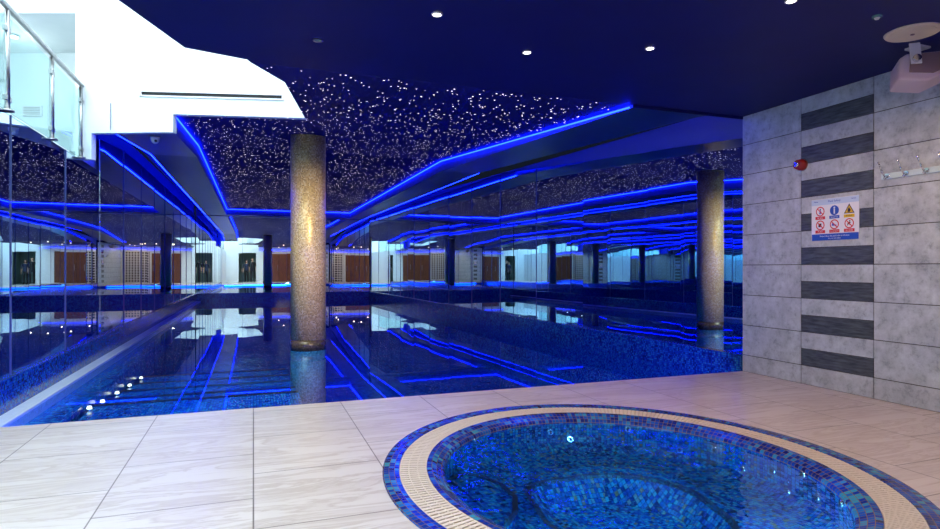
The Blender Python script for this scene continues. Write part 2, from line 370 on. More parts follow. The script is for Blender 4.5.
# ------------------------------------------------------------------ tiled right wall
b = MB(); b.box(W(XR,YB,-1.03), W(XR+.15,Y0-.006,ZC+.02), 2)
jy = [Y0-.004, 3.86, 3.218] + [3.218-.645*k for k in range(1,9)]
rows = [0, .17] + [.17+.3035*k for k in range(1,9)]
zt_ = (ZC+1)*S
gp = .0034
def tile(ya, yb, za, zb, mi, d=.006):
    if zb-za > .01: b.box((XR*S-d, yb*S+gp, za+gp), (XR*S+.004, ya*S-gp, zb-gp), mi)
for c_ in range(len(jy)-1):
    ya, yb = jy[c_], max(jy[c_+1], YB)
    if ya <= YB: break
    for r_ in range(len(rows)):
        za = rows[r_]; zb = rows[r_+1] if r_+1 < len(rows) else zt_
        zb = min(zb, zt_)
        if c_ == 1 and r_ > 0:
            zm = min(za+.1515, zt_); tile(ya, yb, za, zm, 1); tile(ya, yb, zm, zb, 0)
        else: tile(ya, yb, za, zb, 0)
b.build('wall_right_deck', [M['grey_tile'], M['dark_tile'], M['grout']], kind='structure')

# ------------------------------------------------------------------ ceilings
b = MB()
poly = [(XR+.1,Y0), (XR+.1,YB-.1), (opening[-1][0],YB-.1)] + opening[:1:-1] + [(-.02,Y0)]
b.prism([W(x,y,ZC) for x,y in poly], (0,0,.06))
b.build('ceiling', M['navy'], kind='structure')
# star tray: sloped near plane and level far plane
b = MB()
near = [(TR,Y0), (TR,FOLD), (TL,FOLD), p1(sT), A, (.24,5.07), (-.02,Y0)]
b.face([W(x,y,zc(y)) for x,y in near]); b.face([W(x,y,ZF) for x,y in ((TR,FOLD),(TR,TF),(TL,TF),(TL,FOLD))])
b.build('ceiling_star', M['star_navy'], kind='structure')
# bulkhead faces round the tray
b = MB(); yl = p1(sT)[1]
def vface(x0_,y0_,x1_,y1_, top, bot): b.face([W(x0_,y0_,bot(y0_)), W(x1_,y1_,bot(y1_)), W(x1_,y1_,top(y1_)), W(x0_,y0_,top(y0_))])
vface(TR,Y0,TR,FOLD,zc,sofr); vface(TR,FOLD,TR,TF,zc,sof); vface(TR,TF,TL,TF,zc,sof); vface(TL,TF,TL,FOLD,zc,sof); vface(TL,FOLD,TL,yl,zc,sof)
up = lambda y: sof(y)+.3
vface(LR,Y0,lr(FOLD),FOLD,up,sofr); vface(lr(FOLD),FOLD,LRF,YF,up,sof); vface(LL,YF,LL,FOLD,up,sof); vface(LL,FOLD,LL,7.5,up,sof)
for ya, yb in ((Y0,FOLD),(FOLD,YF)): b.face([W(lr(ya),ya,up(ya)), W(lr(yb),yb,up(yb)), W(xr(yb)+.06,yb,up(yb)), W(xr(ya)+.06,ya,up(ya))])
for ya, yb in ((7.72,FOLD),(FOLD,YF)): b.face([W(LL,ya,up(ya)), W(LL,yb,up(yb)), W(XL-.06,yb,up(yb)), W(XL-.06,ya,up(ya))])
b.build('trim_6', M['fascia'], kind='structure')
# soffit underside
b = MB()
for ya, yb in ((Y0,FOLD),(FOLD,YF)): b.face([W(TR,ya,sofr(ya)), W(TR,yb,sofr(yb)), W(lr(yb),yb,sofr(yb)), W(lr(ya),ya,sofr(ya))])
b.face([W(TL,TF,ZF-DR), W(TR,TF,ZF-DR), W(TR,YF,ZF-DR), W(TL,YF,ZF-DR)])
b.face([W(LL,FOLD,ZF-DR), W(TL,FOLD,ZF-DR), W(TL,YF,ZF-DR), W(LL,YF,ZF-DR)])
b.face([W(LL,p1((A[0]-LL)/1.395)[1],sof(7.5)), W(TL,yl,sof(yl)), W(TL,FOLD,ZF-DR), W(LL,FOLD,ZF-DR)])
b.build('ceiling_soffit', M['soffit'], kind='structure')
b = MB(); b.box(W(TR,Y0-.012,sofr(Y0)), W(XR,Y0,ZC)); b.box(W(LR,Y0-.012,ZC), W(XR,Y0,ZC+.16)); b.build('trim_7', M['navy'], kind='structure')
# fibre-optic stars
b = MB()
def inside(x, y, pl):
    r = False
    for (ax,ay),(bx,by) in zip(pl, pl[1:]+pl[:1]):
        if (ay > y) != (by > y) and x < (bx-ax)*(y-ay)/(by-ay)+ax: r = not r
    return r
far = [(TR,FOLD),(TR,TF),(TL,TF),(TL,FOLD)]
cnt = 0
while cnt < 4300:
    x, y = random.uniform(TL+.06,TR-.06), random.uniform(Y0+.05,TF-.08)
    if not (inside(x,y,near) or inside(x,y,far)): continue
    cnt += 1; r = random.choice((.0042,.005,.0058,.0066,.0088))*(1 if y < FOLD else 1.15); z = zc(y)-.004; sl = (zc(y+.01)-zc(y))/.01
    b.face([W(x,y,z)+Vector((r*math.cos(a),r*math.sin(a),r*math.sin(a)*sl)) for a in (5.2,4.2,3.1,2.1,1.0,0)])
tag(b.build('ceiling_stars', M['star'], kind='stuff', merge=False), 'tiny white fibre optic star points scattered over the dark pool ceiling', 'star lights')

# LED strips
M['led_teal'] = emis('azure_led', (.003,.05,1), 120)
def strip(name, pts, label, w=.018, m='led'):
    b = MB()
    for a, c in zip(pts, pts[1:]):
        a, c = Vector(a), Vector(c); d = (c-a).normalized(); mid = (a+c)/2
        q = d.to_track_quat('Y','Z').to_matrix().to_4x4(); b.obox(Matrix.Translation(mid) @ q, w/2, (c-a).length/2, w/2)
    return tag(b.build(name, M[m], loc=pts[0]), label, 'light strip', 'blue light strips of the pool ceiling')
e = .022
strip('light_strip', [W(XL+.16,Y0-.035,-1.052), W(XR-.4,Y0-.035,-1.052)], 'blue light strip under the deck edge along the near end of the pool', .03, 'led_teal')
strip('light_strip', [W(TR-e,Y0+.02,zc(Y0)-e), W(TR-e,FOLD,ZF-e), W(TR-e,TF-e,ZF-e), W(TL+e,TF-e,ZF-e), W(TL+e,FOLD,ZF-e), W(TL+e,yl+.13,zc(yl+.13)-e)],
      'long blue light strip outlining the star ceiling over the pool', .013)
strip('light_strip', [W(LL-.012,7.62,sof(7.62)+.005), W(LL-.012,FOLD,ZF-DR+.005), W(LL-.012,YF-.06,ZF-DR+.005)], 'blue light strip along the soffit beside the left mirrored wall', .012)
strip('light_strip', [W(lr(FOLD)+.012,FOLD,ZF-DR+.005), W(LRF+.012,YF-.06,ZF-DR+.005)], 'blue light strip along the far half of the soffit beside the right mirrored wall', .012)
strip('light_strip', [W(LR+.03,Y0+.05,sofr(Y0)+.06), W(lr(FOLD)+.03,FOLD,ZF-DR+.08)], 'blue light strip tucked behind the right soffit edge near the deck', .006)
strip('light_strip', [W(.3,YB+.008,1.27), W(XR-.02,YB+.008,1.27)], 'blue light strip above the timber doors at the back of the deck', .014)

# ------------------------------------------------------------------ upper void, white wall, gallery
HZ = 4.2
b = MB()
def wallseg(p, q, z0, z1, d=0): b.face([W(p[0],p[1],z0), W(q[0],q[1],z0 if not callable(d) else d(q[1])), W(q[0],q[1],z1), W(p[0],p[1],z1)])
for p, q in zip(opening, opening[1:]):
    b.face([W(*p,zc(p[1])), W(*q,zc(q[1])), W(*q,HZ), W(*p,HZ)])
b.build('wall_void', M['white'], kind='structure')
b = MB()
sO = (A[0]+1.845)/1.395; sE = 3.2; zo = 2.81; zb_ = 1.2
th_ = Vector((.337,.941,0))*.08*S
def panel(s0, s1, z00, z01, z1):
    a, c = p1(s0), p1(s1); b.prism([W(*a,z00), W(*c,z01), W(*c,z1), W(*a,z1)][::-1], th_)
panel(0, sT, zc(A[1]), zc(yl), HZ); panel(sT, sL, sof(yl), sof(yl)-.01, HZ); panel(sL, sO, zb_, zb_, HZ); panel(sO, sE, zo, zo, HZ)
b.build('wall_upper', M['white'], kind='structure')
# gallery recess behind the opening
b = MB(); dv = Vector((0,1,0))*1.3*S
a, c = W(*p1(sO),1.2), W(*p1(sE),1.2); hz = Vector((0,0,(zo-1.2)*S))
b.face([a+dv, c+dv, c+dv+hz, a+dv+hz]); b.face([a, a+dv, a+dv+hz, a+hz]); b.face([a+hz, a+dv+hz, c+dv+hz, c+hz]); b.face([a, c, c+dv, a+dv]); b.face([c, c+hz, c+dv+hz, c+dv])
b.build('wall_gallery', M['white'], kind='structure')
b = MB(); c2 = p1(sO+.14); b.prism([W(*c2,1.2)+dv*.97, W(*p1(sE),1.2)+dv*.97, W(*p1(sE),1.2)+dv*.9, W(*c2,1.2)+dv*.9], (0,0,.30*S)); b.build('wall_gallery_low', noisy('grey_upstand',(.30,.42,.43),(.26,.38,.40),3), kind='structure')
b = MB(); b.face([W(XL-3.2,YB,1.2), W(XL-3.2,9.2,1.2), W(XL-3.2,9.2,HZ), W(XL-3.2,YB,HZ)]); b.face([W(XL-3.2,YB,1.2), W(XL-.1,YB,1.2), W(XL-.1,YB,HZ), W(XL-3.2,YB,HZ)]); b.face([W(XL-.1,YB,2), W(.25,YB,2), W(.25,YB,HZ), W(XL-.1,YB,HZ)])
b.build('wall_void_left', M['white'], kind='structure')
b = MB(); b.face([W(XL-3.2,YB,HZ), W(.7,YB,HZ), W(.7,9.3,HZ), W(XL-3.2,9.3,HZ)]); b.build('ceiling_void', M['white'], kind='structure')
b = MB(); b.box(W(-3.6,.2,HZ-.05), W(.1,6.4,HZ-.02)); b.build('window_1', M['sky'], kind='structure')
# small fittings in the gallery
gp_ = W(*p1(sO+.62),2.62)
o = thing('gallery_light', 'small round ceiling light in the white gallery recess', 'light', gp_+dv*.5+Vector((0,0,.19*S)))
b = MB(); b.tube(o.location+Vector((0,0,-.0)), o.location+Vector((0,0,-.03)), .06, 20); b.build('trim_ring', M['chrome'], o)
b = MB(); b.tube(o.location+Vector((0,0,-.03)), o.location+Vector((0,0,-.036)), .048, 20); b.build('lens', M['lamp_cool'], o)
l = bpy.data.lights.new('gallery_glow', 'POINT'); l.energy = 5; l.color = (.80,1,.98); l.shadow_soft_size = .05; lo = bpy.data.objects.new('gallery_glow', l); C.objects.link(lo); lo.parent = o; lo.location = (0,0,-.25)
o = thing('wall_grille', 'small pale ventilation grille on the gallery back wall', 'vent', W(*p1(sO+.62),2.05)+dv*.99)
rt = Vector((PD[0],PD[1],0)).normalized()
q4 = Matrix.Translation(o.location) @ Matrix(((rt.x,.337,0,0),(rt.y,.941,0,0),(0,0,1,0),(0,0,0,1)))
b = MB(); b.obox(q4, .13, .012, .07); b.build('frame', M['plastic_white'], o)
b = MB()
for k in range(5): b.obox(q4 @ Matrix.Translation((0,-.014,-.045+.0225*k)), .11, .004, .004)
b.build('louvre', M['steel'], o)
# slot diffuser in the white wall
sa, sb = 1.212, .1716; pa, pb = W(*p1(sa),1.925), W(*p1(sb),1.885)
o = thing('slot_diffuser', 'long black slot air diffuser with pale frame in the white wall above the pool', 'vent', (pa+pb)/2)
d = (pb-pa); L = d.length; rx = d.normalized(); ny = Vector((.337,.941,0)); rz = rx.cross(ny)
q4 = Matrix(((rx.x,ny.x,rz.x,0),(rx.y,ny.y,rz.y,0),(rx.z,ny.z,rz.z,0),(0,0,0,1))); q4 = Matrix.Translation((pa+pb)/2) @ q4
b = MB()
for sgn in (-1,1):
    b.obox(q4 @ Matrix.Translation((0,-.006,sgn*.027)), L/2+.02, .008, .008); b.obox(q4 @ Matrix.Translation((sgn*(L/2+.012),-.006,0)), .01, .008, .035)
b.build('frame', M['plastic_white'], o)
b = MB(); b.obox(q4 @ Matrix.Translation((0,-.002,0)), L/2, .004, .02); b.build('slot', M['dark'], o)

# glass balustrade on the gallery edge
XB = -1.775
bl = thing('glass_balustrade', 'glass balustrade with brushed steel handrail above the left mirrored wall', 'balustrade', W(XB,5.5,1.2))
py = [2.0, 3.75, 5.50, 6.58, 7.57]
b = MB(); b.tube(W(XB,1.2,2.005), W(XB,7.60,2.005), .024, 18); b.tube(W(XB,7.6,2.005), W(XB,7.61,2.005), .026, 18); b.build('handrail', M['steel'], bl)
for k, y in enumerate(py):
    b = MB(); b.tube(W(XB,y,1.2), W(XB,y,1.975), .021, 16); b.tube(W(XB,y,1.2), W(XB,y,1.212), .05, 18); b.tube(W(XB,y,1.975), W(XB,y,2.005), .009, 10); o = b.build('post', M['steel'], bl)
    for z in (1.3, 1.83):
        for sg in (-1, 1):
            c = MB(); c.obox(Matrix.Translation(W(XB,y+sg*.035,z)), .014, .024, .022); c.build('glass_clamp', M['steel'], o, bevel=.004)
    if k:
        g = MB(); g.box(W(XB-.005,py[k-1]+.035,1.203), W(XB+.005,y-.035,1.93)); g.build('glass_panel', M['glass'], bl)

# ------------------------------------------------------------------ column in the pool
cx, cy, cr = .70, 8.35, .2315
col = thing('column', 'round column clad in gold mosaic standing in the pool', 'column', W(cx,cy,ZP))
b = MB(); b.tube(W(cx,cy,ZW+.14), W(cx,cy,zc(cy)+.02), cr*S, 64); b.build('shaft', M['gold'], col)
b = MB(); b.tube(W(cx,cy,ZW-.004), W(cx,cy,ZW+.14), cr*S+.001, 64); o = b.build('base_band', M['brown'], col); o['label'] = 'darker wet brown band at the waterline'
b = MB(); b.tube(W(cx,cy,ZP), W(cx,cy,ZW-.004), cr*S+.001, 64); o = b.build('submerged_base', M['teal'], col); o['label'] = 'pale teal submerged base'

# ------------------------------------------------------------------ hot tub sunk in the deck
tub = thing('hot_tub', 'round sunken hot tub with blue mosaic rim and cream overflow grating', 'hot tub', (tc_[0],tc_[1],-.6))
b = MB(); b.ring([(RO,-.02),(RO,.006),(RO-.034,.008),(RO-.065,.006),(RG,.004),(RG,-.03)], tc_, KX, KY, 160); b.build('outer_tile_rim', M['rim'], tub)
b = MB(); b.ring([(RG,-.028),(RI,-.028)], tc_, KX, KY, 160); b.build('overflow_channel', M['channel'], tub)
b = MB(); NS = 270
for i in range(NS):
    f0 = 2*math.pi*i/NS; f1 = f0+2*math.pi/NS*.64
    P = lambda r,f,z: Vector((tc_[0]+KX*r*math.cos(f), tc_[1]+KY*r*math.sin(f), z))
    for z0,z1,ra,rb in ((-.02,.003,RG-.003,RI+.003),):
        b.face([P(ra,f0,z1),P(ra,f1,z1),P(rb,f1,z1),P(rb,f0,z1)]); b.face([P(ra,f0,z0),P(ra,f0,z1),P(rb,f0,z1),P(rb,f0,z0)]); b.face([P(ra,f1,z1),P(ra,f1,z0),P(rb,f1,z0),P(rb,f1,z1)])
for k in range(4):
    rr = RI+.006+(RG-RI-.012)*k/3; b.ring([(rr+.0035,-.012),(rr+.0035,.0015),(rr-.0035,.0015),(rr-.0035,-.012)], tc_, KX, KY, 128)
b.build('overflow_grating', M['grate'], tub, merge=False)
b = MB(); b.ring([(RI,-.03),(RI,.003),(RI-.03,.002),(RI-.06,-.012),(RW,-.028),(RW-.008,-.06)], tc_, KX, KY, 160); b.build('inner_tile_rim', M['rim'], tub)
# shell: wall, bench, footwell
ZB_, ZFW = -.225, -.36
foot = [(1.333,2.426),(1.36,2.72),(1.405,2.94),(1.50,3.03),(1.70,3.035),(1.943,3.017),(2.15,2.871),(2.232,2.705),(2.20,2.42),(2.109,2.177),(1.88,2.02),(1.58,2.05),(1.40,2.2)]
pol = sorted((math.atan2(y-2.56,x-1.77) % (2*math.pi), math.hypot(x-1.77,y-2.56)*S) for x,y in foot)
def rf(f):
    f %= 2*math.pi
    for (a0,r0),(a1,r1) in zip(pol, pol[1:]+[(pol[0][0]+2*math.pi, pol[0][1])]):
        if a0 <= f <= a1: t = (f-a0)/(a1-a0); return r0+(r1-r0)*t
    a0, r0 = pol[-1]; a1, r1 = pol[0]; t = (f+2*math.pi-a0)/(a1+2*math.pi-a0); return r0+(r1-r0)*t
N = 160; b = MB(); e = MB()
rs = [sum(rf(2*math.pi*(i+k)/N) for k in range(-2,3))/5 for i in range(N)]
cen = Vector((tc_[0],tc_[1],0))
def U(r,f,z): return cen+Vector((r*math.cos(f), r*math.sin(f), z))
def rw(f, r=RW-.008): return r/math.sqrt((math.cos(f)/KX)**2+(math.sin(f)/KY)**2)
for i in range(N):
    j = (i+1)%N; f0, f1 = 2*math.pi*i/N, 2*math.pi*(i+1)/N; a0, a1, c0, c1 = rw(f0), rw(f1), rs[i], rs[j]
    b.face([U(a0,f0,-.05),U(a0,f0,ZB_+.04),U(a1,f1,ZB_+.04),U(a1,f1,-.05)], 0, [(a0*f0,-.05),(a0*f0,ZB_),(a1*f1,ZB_),(a1*f1,-.05)])
    b.face([U(a0,f0,ZB_+.04),U(a0-.07,f0,ZB_),U(a1-.07,f1,ZB_),U(a1,f1,ZB_+.04)])
    b.face([U(a0-.07,f0,ZB_),U(c0,f0,ZB_),U(c1,f1,ZB_),U(a1-.07,f1,ZB_)])
    b.face([U(c0,f0,ZB_),U(c0-.13,f0,ZFW),U(c1-.13,f1,ZFW),U(c1,f1,ZB_)])
    b.face([U(c0-.13,f0,ZFW),U(0,0,ZFW-.01),U(c1-.13,f1,ZFW)])
    e.face([U(c0+.018,f0,ZB_+.003),U(c0-.012,f0,ZB_+.003),U(c1-.012,f1,ZB_+.003),U(c1+.018,f1,ZB_+.003)])
    e.face([U(c0-.012,f0,ZB_+.003),U(c0-.016,f0,ZB_-.02),U(c1-.016,f1,ZB_-.02),U(c1-.012,f1,ZB_+.003)])
b.build('shell', M['tub'], tub); e.build('footwell_nosing', M['black'], tub)
# low seat on the left of the tub
cur = [(.985,3.06),(1.10,3.14),(1.19,3.06),(1.235,2.914),(1.235,2.733),(1.16,2.56),(1.06,2.44)]
b = MB(); rimp = [(p-Vector((tc_[0],tc_[1],0)))*.997+Vector((tc_[0],tc_[1],0)) for p in [inp(f, RW-.01) for f in [R(d_) for d_ in range(187,139,-6)]]]
ring_ = [Vector((x*S,y*S,0)) for x,y in cur]+rimp
zs = -.16
b.prism([p+Vector((0,0,ZB_)) for p in ring_[::-1]], (0,0,zs-ZB_)); b.build('seat', M['tub'], tub)
b = MB(); cu = [Vector((x*S,y*S,zs+.002)) for x,y in cur]
for p, q in zip(cu, cu[1:]):
    n_ = (q-p).cross(Vector((0,0,1))).normalized()*.014; b.prism([p-n_, q-n_, q+n_, p+n_], (0,0,.004))
b.build('seat_nosing', M['black'], tub)
# jets where the water shows them on the wall and bench
EYE = Vector((0,0,S)); TH = R(20)
def ray(u, v):
    a, h = (u-470)/595, (268-v)/595
    return Vector((a*math.cos(TH)+math.sin(TH), -a*math.sin(TH)+math.cos(TH), h))
for (u, v) in [(516,428),(476,441),(550,432),(570,439),(628,429),(625,422),(680,450),(687,435),(715,450),(748,450),(742,470),(773,471),(803,475),(788,492),(818,499),(842,505),(823,525),(582,500)]:
    d = ray(u,v); t = (.06+S)/-d.z*0.98; hit = None
    while t < 8:
        p = EYE+d*t; t += .004
        f = math.atan2(p.y-tc_[1], p.x-tc_[0]); rr = math.hypot(p.x-tc_[0], p.y-tc_[1])
        if p.z < -.06 and rr >= rw(f)-.004: hit = (p, Vector((-math.cos(f),-math.sin(f),.15)).normalized()); break
        zb2 = ZFW if rr < rf(f)-.05 else ZB_
        if p.z <= zb2+.002: hit = (p, Vector((0,0,1))); break
    if hit:
        p, n_ = hit; b = MB(); b.tube(p-n_*.01, p+n_*.012, .026, 16, r2=.021); o = b.build('jet', M['chrome'], tub)
        c = MB(); c.tube(p+n_*.0115, p+n_*.0135, .010, 10); c.build('nozzle', M['black'], o)
l = bpy.data.lights.new('tub_lamp', 'AREA'); l.shape = 'RECTANGLE'; l.size = .8; l.size_y = .05; l.energy = 38; l.color = (.12,.52,1)  # unseen lamp added under the near rim to brighten the tub
lo = bpy.data.objects.new('tub_lamp', l); C.objects.link(lo); lo.location = (1.80*S,1.70*S,-.075); lo.rotation_euler = Vector((.1,1,-.7)).to_track_quat('-Z','Z').to_euler()
b = MB()
b.face([U(rw(2*math.pi*i/N)-.001, 2*math.pi*i/N, -.042) for i in range(N)])
tag(b.build('tub_water', water('tub_water', (.55,.82,.94), 7, .25, bend=.3), loc=(tc_[0],tc_[1],-.042)), 'rippled blue water filling the round hot tub', 'water')

# ------------------------------------------------------------------ fittings on the deck ceiling and right wall
def onceil(u, v, z=ZC):
    d = ray(u, v); t = z*S/d.z; return EYE+d*t
proto = None
def downlight(p, label, on=True, aim=None):
    o = thing('downlight', label, 'light', p, 'recessed lights in the navy ceiling')
    b = MB(); b.ring([(.034,-.001),(.034,-.006),(.025,-.007),(.024,-.002)], (p.x,p.y), n=28)
    for k in range(len(b.v)): b.v[k].z += p.z
    b.build('bezel', M['plastic_white'] if on else M['steel'], o)
    b = MB(); b.tube(p+Vector((0,0,-.001)), p+Vector((0,0,-.005)), .024, 24); b.build('lens', M['lamp'] if on else M['off_lens'], o)
    if on:
        l = bpy.data.lights.new('downlight_beam', 'SPOT'); l.energy = 42; l.color = (1,.62,.38); l.spot_size = R(178); l.spot_blend = .4; l.shadow_soft_size = .04
        lo = bpy.data.objects.new('downlight_beam', l); C.objects.link(lo); lo.parent = o; lo.location = (0,0,-.03)
        if aim:
            l = bpy.data.lights.new('column_beam', 'SPOT'); l.energy = 780; l.color = (1,.76,.46); l.spot_size = R(aim[1]); l.spot_blend = 1; l.shadow_soft_size = .03  # second beam, added to brighten the gold column
            lo = bpy.data.objects.new('column_beam', l); C.objects.link(lo); lo.parent = o; lo.location = (0,0,-.035); lo.rotation_euler = (aim[0]-p).to_track_quat('-Z','Y').to_euler()
    return o
downlight(onceil(437,14), 'lit ceiling downlight left of the middle, nearest the top edge', aim=(W(.64,8.35,.65), 20))
downlight(onceil(527,52), 'lit ceiling downlight nearest the star ceiling, middle of the row', aim=(W(.64,8.35,-.45), 17))
downlight(onceil(650,48), 'lit ceiling downlight nearest the tiled wall sign, right of the middle')
downlight(onceil(791,0.5), 'lit ceiling downlight cut by the top edge of the photo')
downlight(onceil(318,40), 'unlit dim downlight left of the lit ones', False)
for k, (x,y) in enumerate([(3.6,.9),(1.6,-.4),(3.6,-.8)]):  # downlights out of view, added to light the deck
    downlight(W(x,y,ZC), ['downlight over the deck behind the hot tub near the tiled wall','downlight before the timber doors at the back of the deck','downlight in the back corner by the tiled wall'][k])
p = onceil(877,16)
o = thing('ceiling_sensor', 'tiny round sensor on the navy ceiling beside the cream disc', 'sensor', p)
b = MB(); b.tube(p, p+Vector((0,0,-.012)), .03, 20, r2=.026); b.build('base', M['off_lens'], o)
b = MB(); b.tube(p+Vector((0,0,-.012)), p+Vector((0,0,-.022)), .016, 16, r2=.01); b.build('eye', M['plastic_white'], o)
p = onceil(912.5,32)
o = thing('ceiling_speaker', 'flat cream disc with centre dot on the navy ceiling above the wall speaker', 'speaker', p)
b = MB(); b.tube(p, p+Vector((0,0,-.012)), .158, 48, r2=.150); b.build('rim', M['disc'], o)
b = MB(); b.tube(p+Vector((0,0,-.012)), p+Vector((0,0,-.015)), .128, 48); b.build('grille', M['disc'], o)
b = MB(); b.tube(p+Vector((0,0,-.015)), p+Vector((0,0,-.02)), .012, 16); b.build('centre_cap', M['plastic_dark'], o)
# box speaker on its bracket
sp = W(4.13,2.68,1.295)
o = thing('box_speaker', 'off white wedge speaker on a swivel bracket in the upper right corner', 'speaker', sp)
q4 = Matrix.Translation(sp) @ Matrix.Rotation(R(-38),4,'Z') @ Matrix.Rotation(R(-14),4,'X') @ Matrix.Scale(.92,4)
b = MB()   # wedge: wide front facing down towards the pool, narrow back
prof = [(-.17,-.10),(-.15,.07),(-.10,.105),(.16,.105),(.19,.03),(.16,-.06),(.02,-.13)]
pts = [q4 @ Vector((x,-.10,z)) for x,z in prof]
b.prism(pts, q4.to_3x3() @ Vector((0,.20,0))); b.build('cabinet', M['plastic_pink'], o, bevel=.014)
b = MB(); b.prism([q4 @ Vector((x*.78+.035,-.108,z*.72+.018)) for x,z in prof], q4.to_3x3() @ Vector((0,.01,0))); b.build('side_panel', M['plastic_dark'], o, bevel=.004)  # shaded side of the cabinet, painted as a darker inset
b = MB(); b.obox(q4 @ Matrix.Translation((-.055,-.125,.09)), .035, .006, .09); zt2 = (ZC+1)*S
b.obox(Matrix.Translation((sp.x+.02,sp.y+.02,zt2-.004)), .06, .05, .010); br_ = b.build('bracket', M['plastic_white'], o, bevel=.003)
b = MB(); k0 = q4 @ Vector((-.055,-.131,.035)); b.tube(k0, k0+q4.to_3x3() @ Vector((0,-.025,0)), .024, 20); b.build('knob', M['chrome'], br_)
# sounder beacon
def onwall(u, v, off=0):
    d = ray(u, v); t = (XR*S-off)/d.x; return EYE+d*t
p = onwall(803,165,.006); p.x = XR*S-.003
o = thing('sounder_beacon', 'red round fire alarm sounder with clear flasher on the tiled wall', 'alarm', p)
b = MB(); b.tube(p, p+Vector((-.035,0,0)), .05, 28); b.tube(p+Vector((-.035,0,0)), p+Vector((-.075,0,0)), .05, 28, r2=.042); b.build('base', M['beacon_red'], o)
b = MB(); b.tube(p+Vector((-.075,0,0)), p+Vector((-.10,0,0)), .030, 20, r2=.02); b.build('flasher', M['chrome'], o)
b = MB(); b.tube(p+Vector((-.068,0,0)), p+Vector((-.078,0,0)), .041, 24, r2=.036); b.build('collar', M['beacon_red'], o)
# coat hooks
zr = .685; ya, yb = 3.150, 2.45
o = thing('hook_rail', 'white coat hook rail with metal hooks on the right tiled wall', 'hooks', W(XR,2.8,zr))
b = MB(); b.box((XR*S-.022,ya*S,(zr+1)*S-.022), (XR*S-.006,yb*S,(zr+1)*S+.022)); b.build('rail', mat('white_rail', (.58,.76,.86), .35), o, bevel=.003)
for k in range(5):
    y = (3.10-.138*k)*S; z = (zr+1)*S; X_ = XR*S-.022; b = MB()
    b.tube((X_,y,z), (X_-.010,y,z), .016, 14)
    b.path([(X_-.008,y,z), (X_-.035,y,z-.005), (X_-.075,y,z+.045), (X_-.10,y,z+.095)], .0062, 10); b.tube((X_-.10,y,z+.095), (X_-.104,y,z+.103), .009, 10)
    b.path([(X_-.008,y,z-.006), (X_-.03,y,z-.03), (X_-.045,y,z-.015)], .0055, 8); b.build('hook', M['chrome'], o)
# safety sign
sw, sh = .42*S, .344*S; sc_ = Vector((XR*S-.009, 3.54*S, (.401+1)*S))
sg = thing('safety_sign', 'white pool safety sign with six round and triangular symbols on the tiled wall', 'sign', sc_)
B4 = Matrix(((0,0,-1,0),(-1,0,0,0),(0,1,0,0),(0,0,0,1)))     # sign x -> -Y, sign y -> Z, sign normal -> -X
F4 = Matrix.Translation(sc_) @ B4
def splate(name, pts, d, th, m, par=None):
    b = MB(); b.prism([F4 @ Vector((x,y,d)) for x,y in pts], (-th,0,0)); return b.build(name, m, par or sg)
rect = lambda cx_,cy_,w_,h_: [(cx_-w_/2,cy_-h_/2),(cx_+w_/2,cy_-h_/2),(cx_+w_/2,cy_+h_/2),(cx_-w_/2,cy_+h_/2)]
circ = lambda cx_,cy_,r_,n_=28: [(cx_+r_*math.cos(2*math.pi*i/n_), cy_+r_*math.sin(2*math.pi*i/n_)) for i in range(n_)]
splate('board', rect(0,0,sw,sh), 0, .004, M['sign_white'])
splate('header_band', rect(0,sh/2-.028,sw,.05), .004, .0006, mat('sign_pale_blue',(.50,.66,.90),.4))
splate('footer_band', rect(0,-sh/2+.028,sw*.985,.056), .004, .0006, M['sign_blue'])
tm = B4
def stext(body, size, x, y, m, par=sg, d=.0052): return text(body, size, (B4 @ Vector((x,y,d))), B4, m, 'lettering', par)
stext('Pool Safety', .026, 0, sh/2-.026, M['sign_blue']); stext('Please', .016, -.175, sh/2-.022, M['sign_blue']); stext('Notice', .016, .175, sh/2-.022, M['sign_blue'])
stext('Please follow the pool rules at all times', .0175, 0, -sh/2+.036, M['sign_white']); stext('for your own safety', .0145, 0, -sh/2+.016, M['sign_white'])
caps = ['No diving','Shower first','Wet floor','No food','No swimming alone','No running']
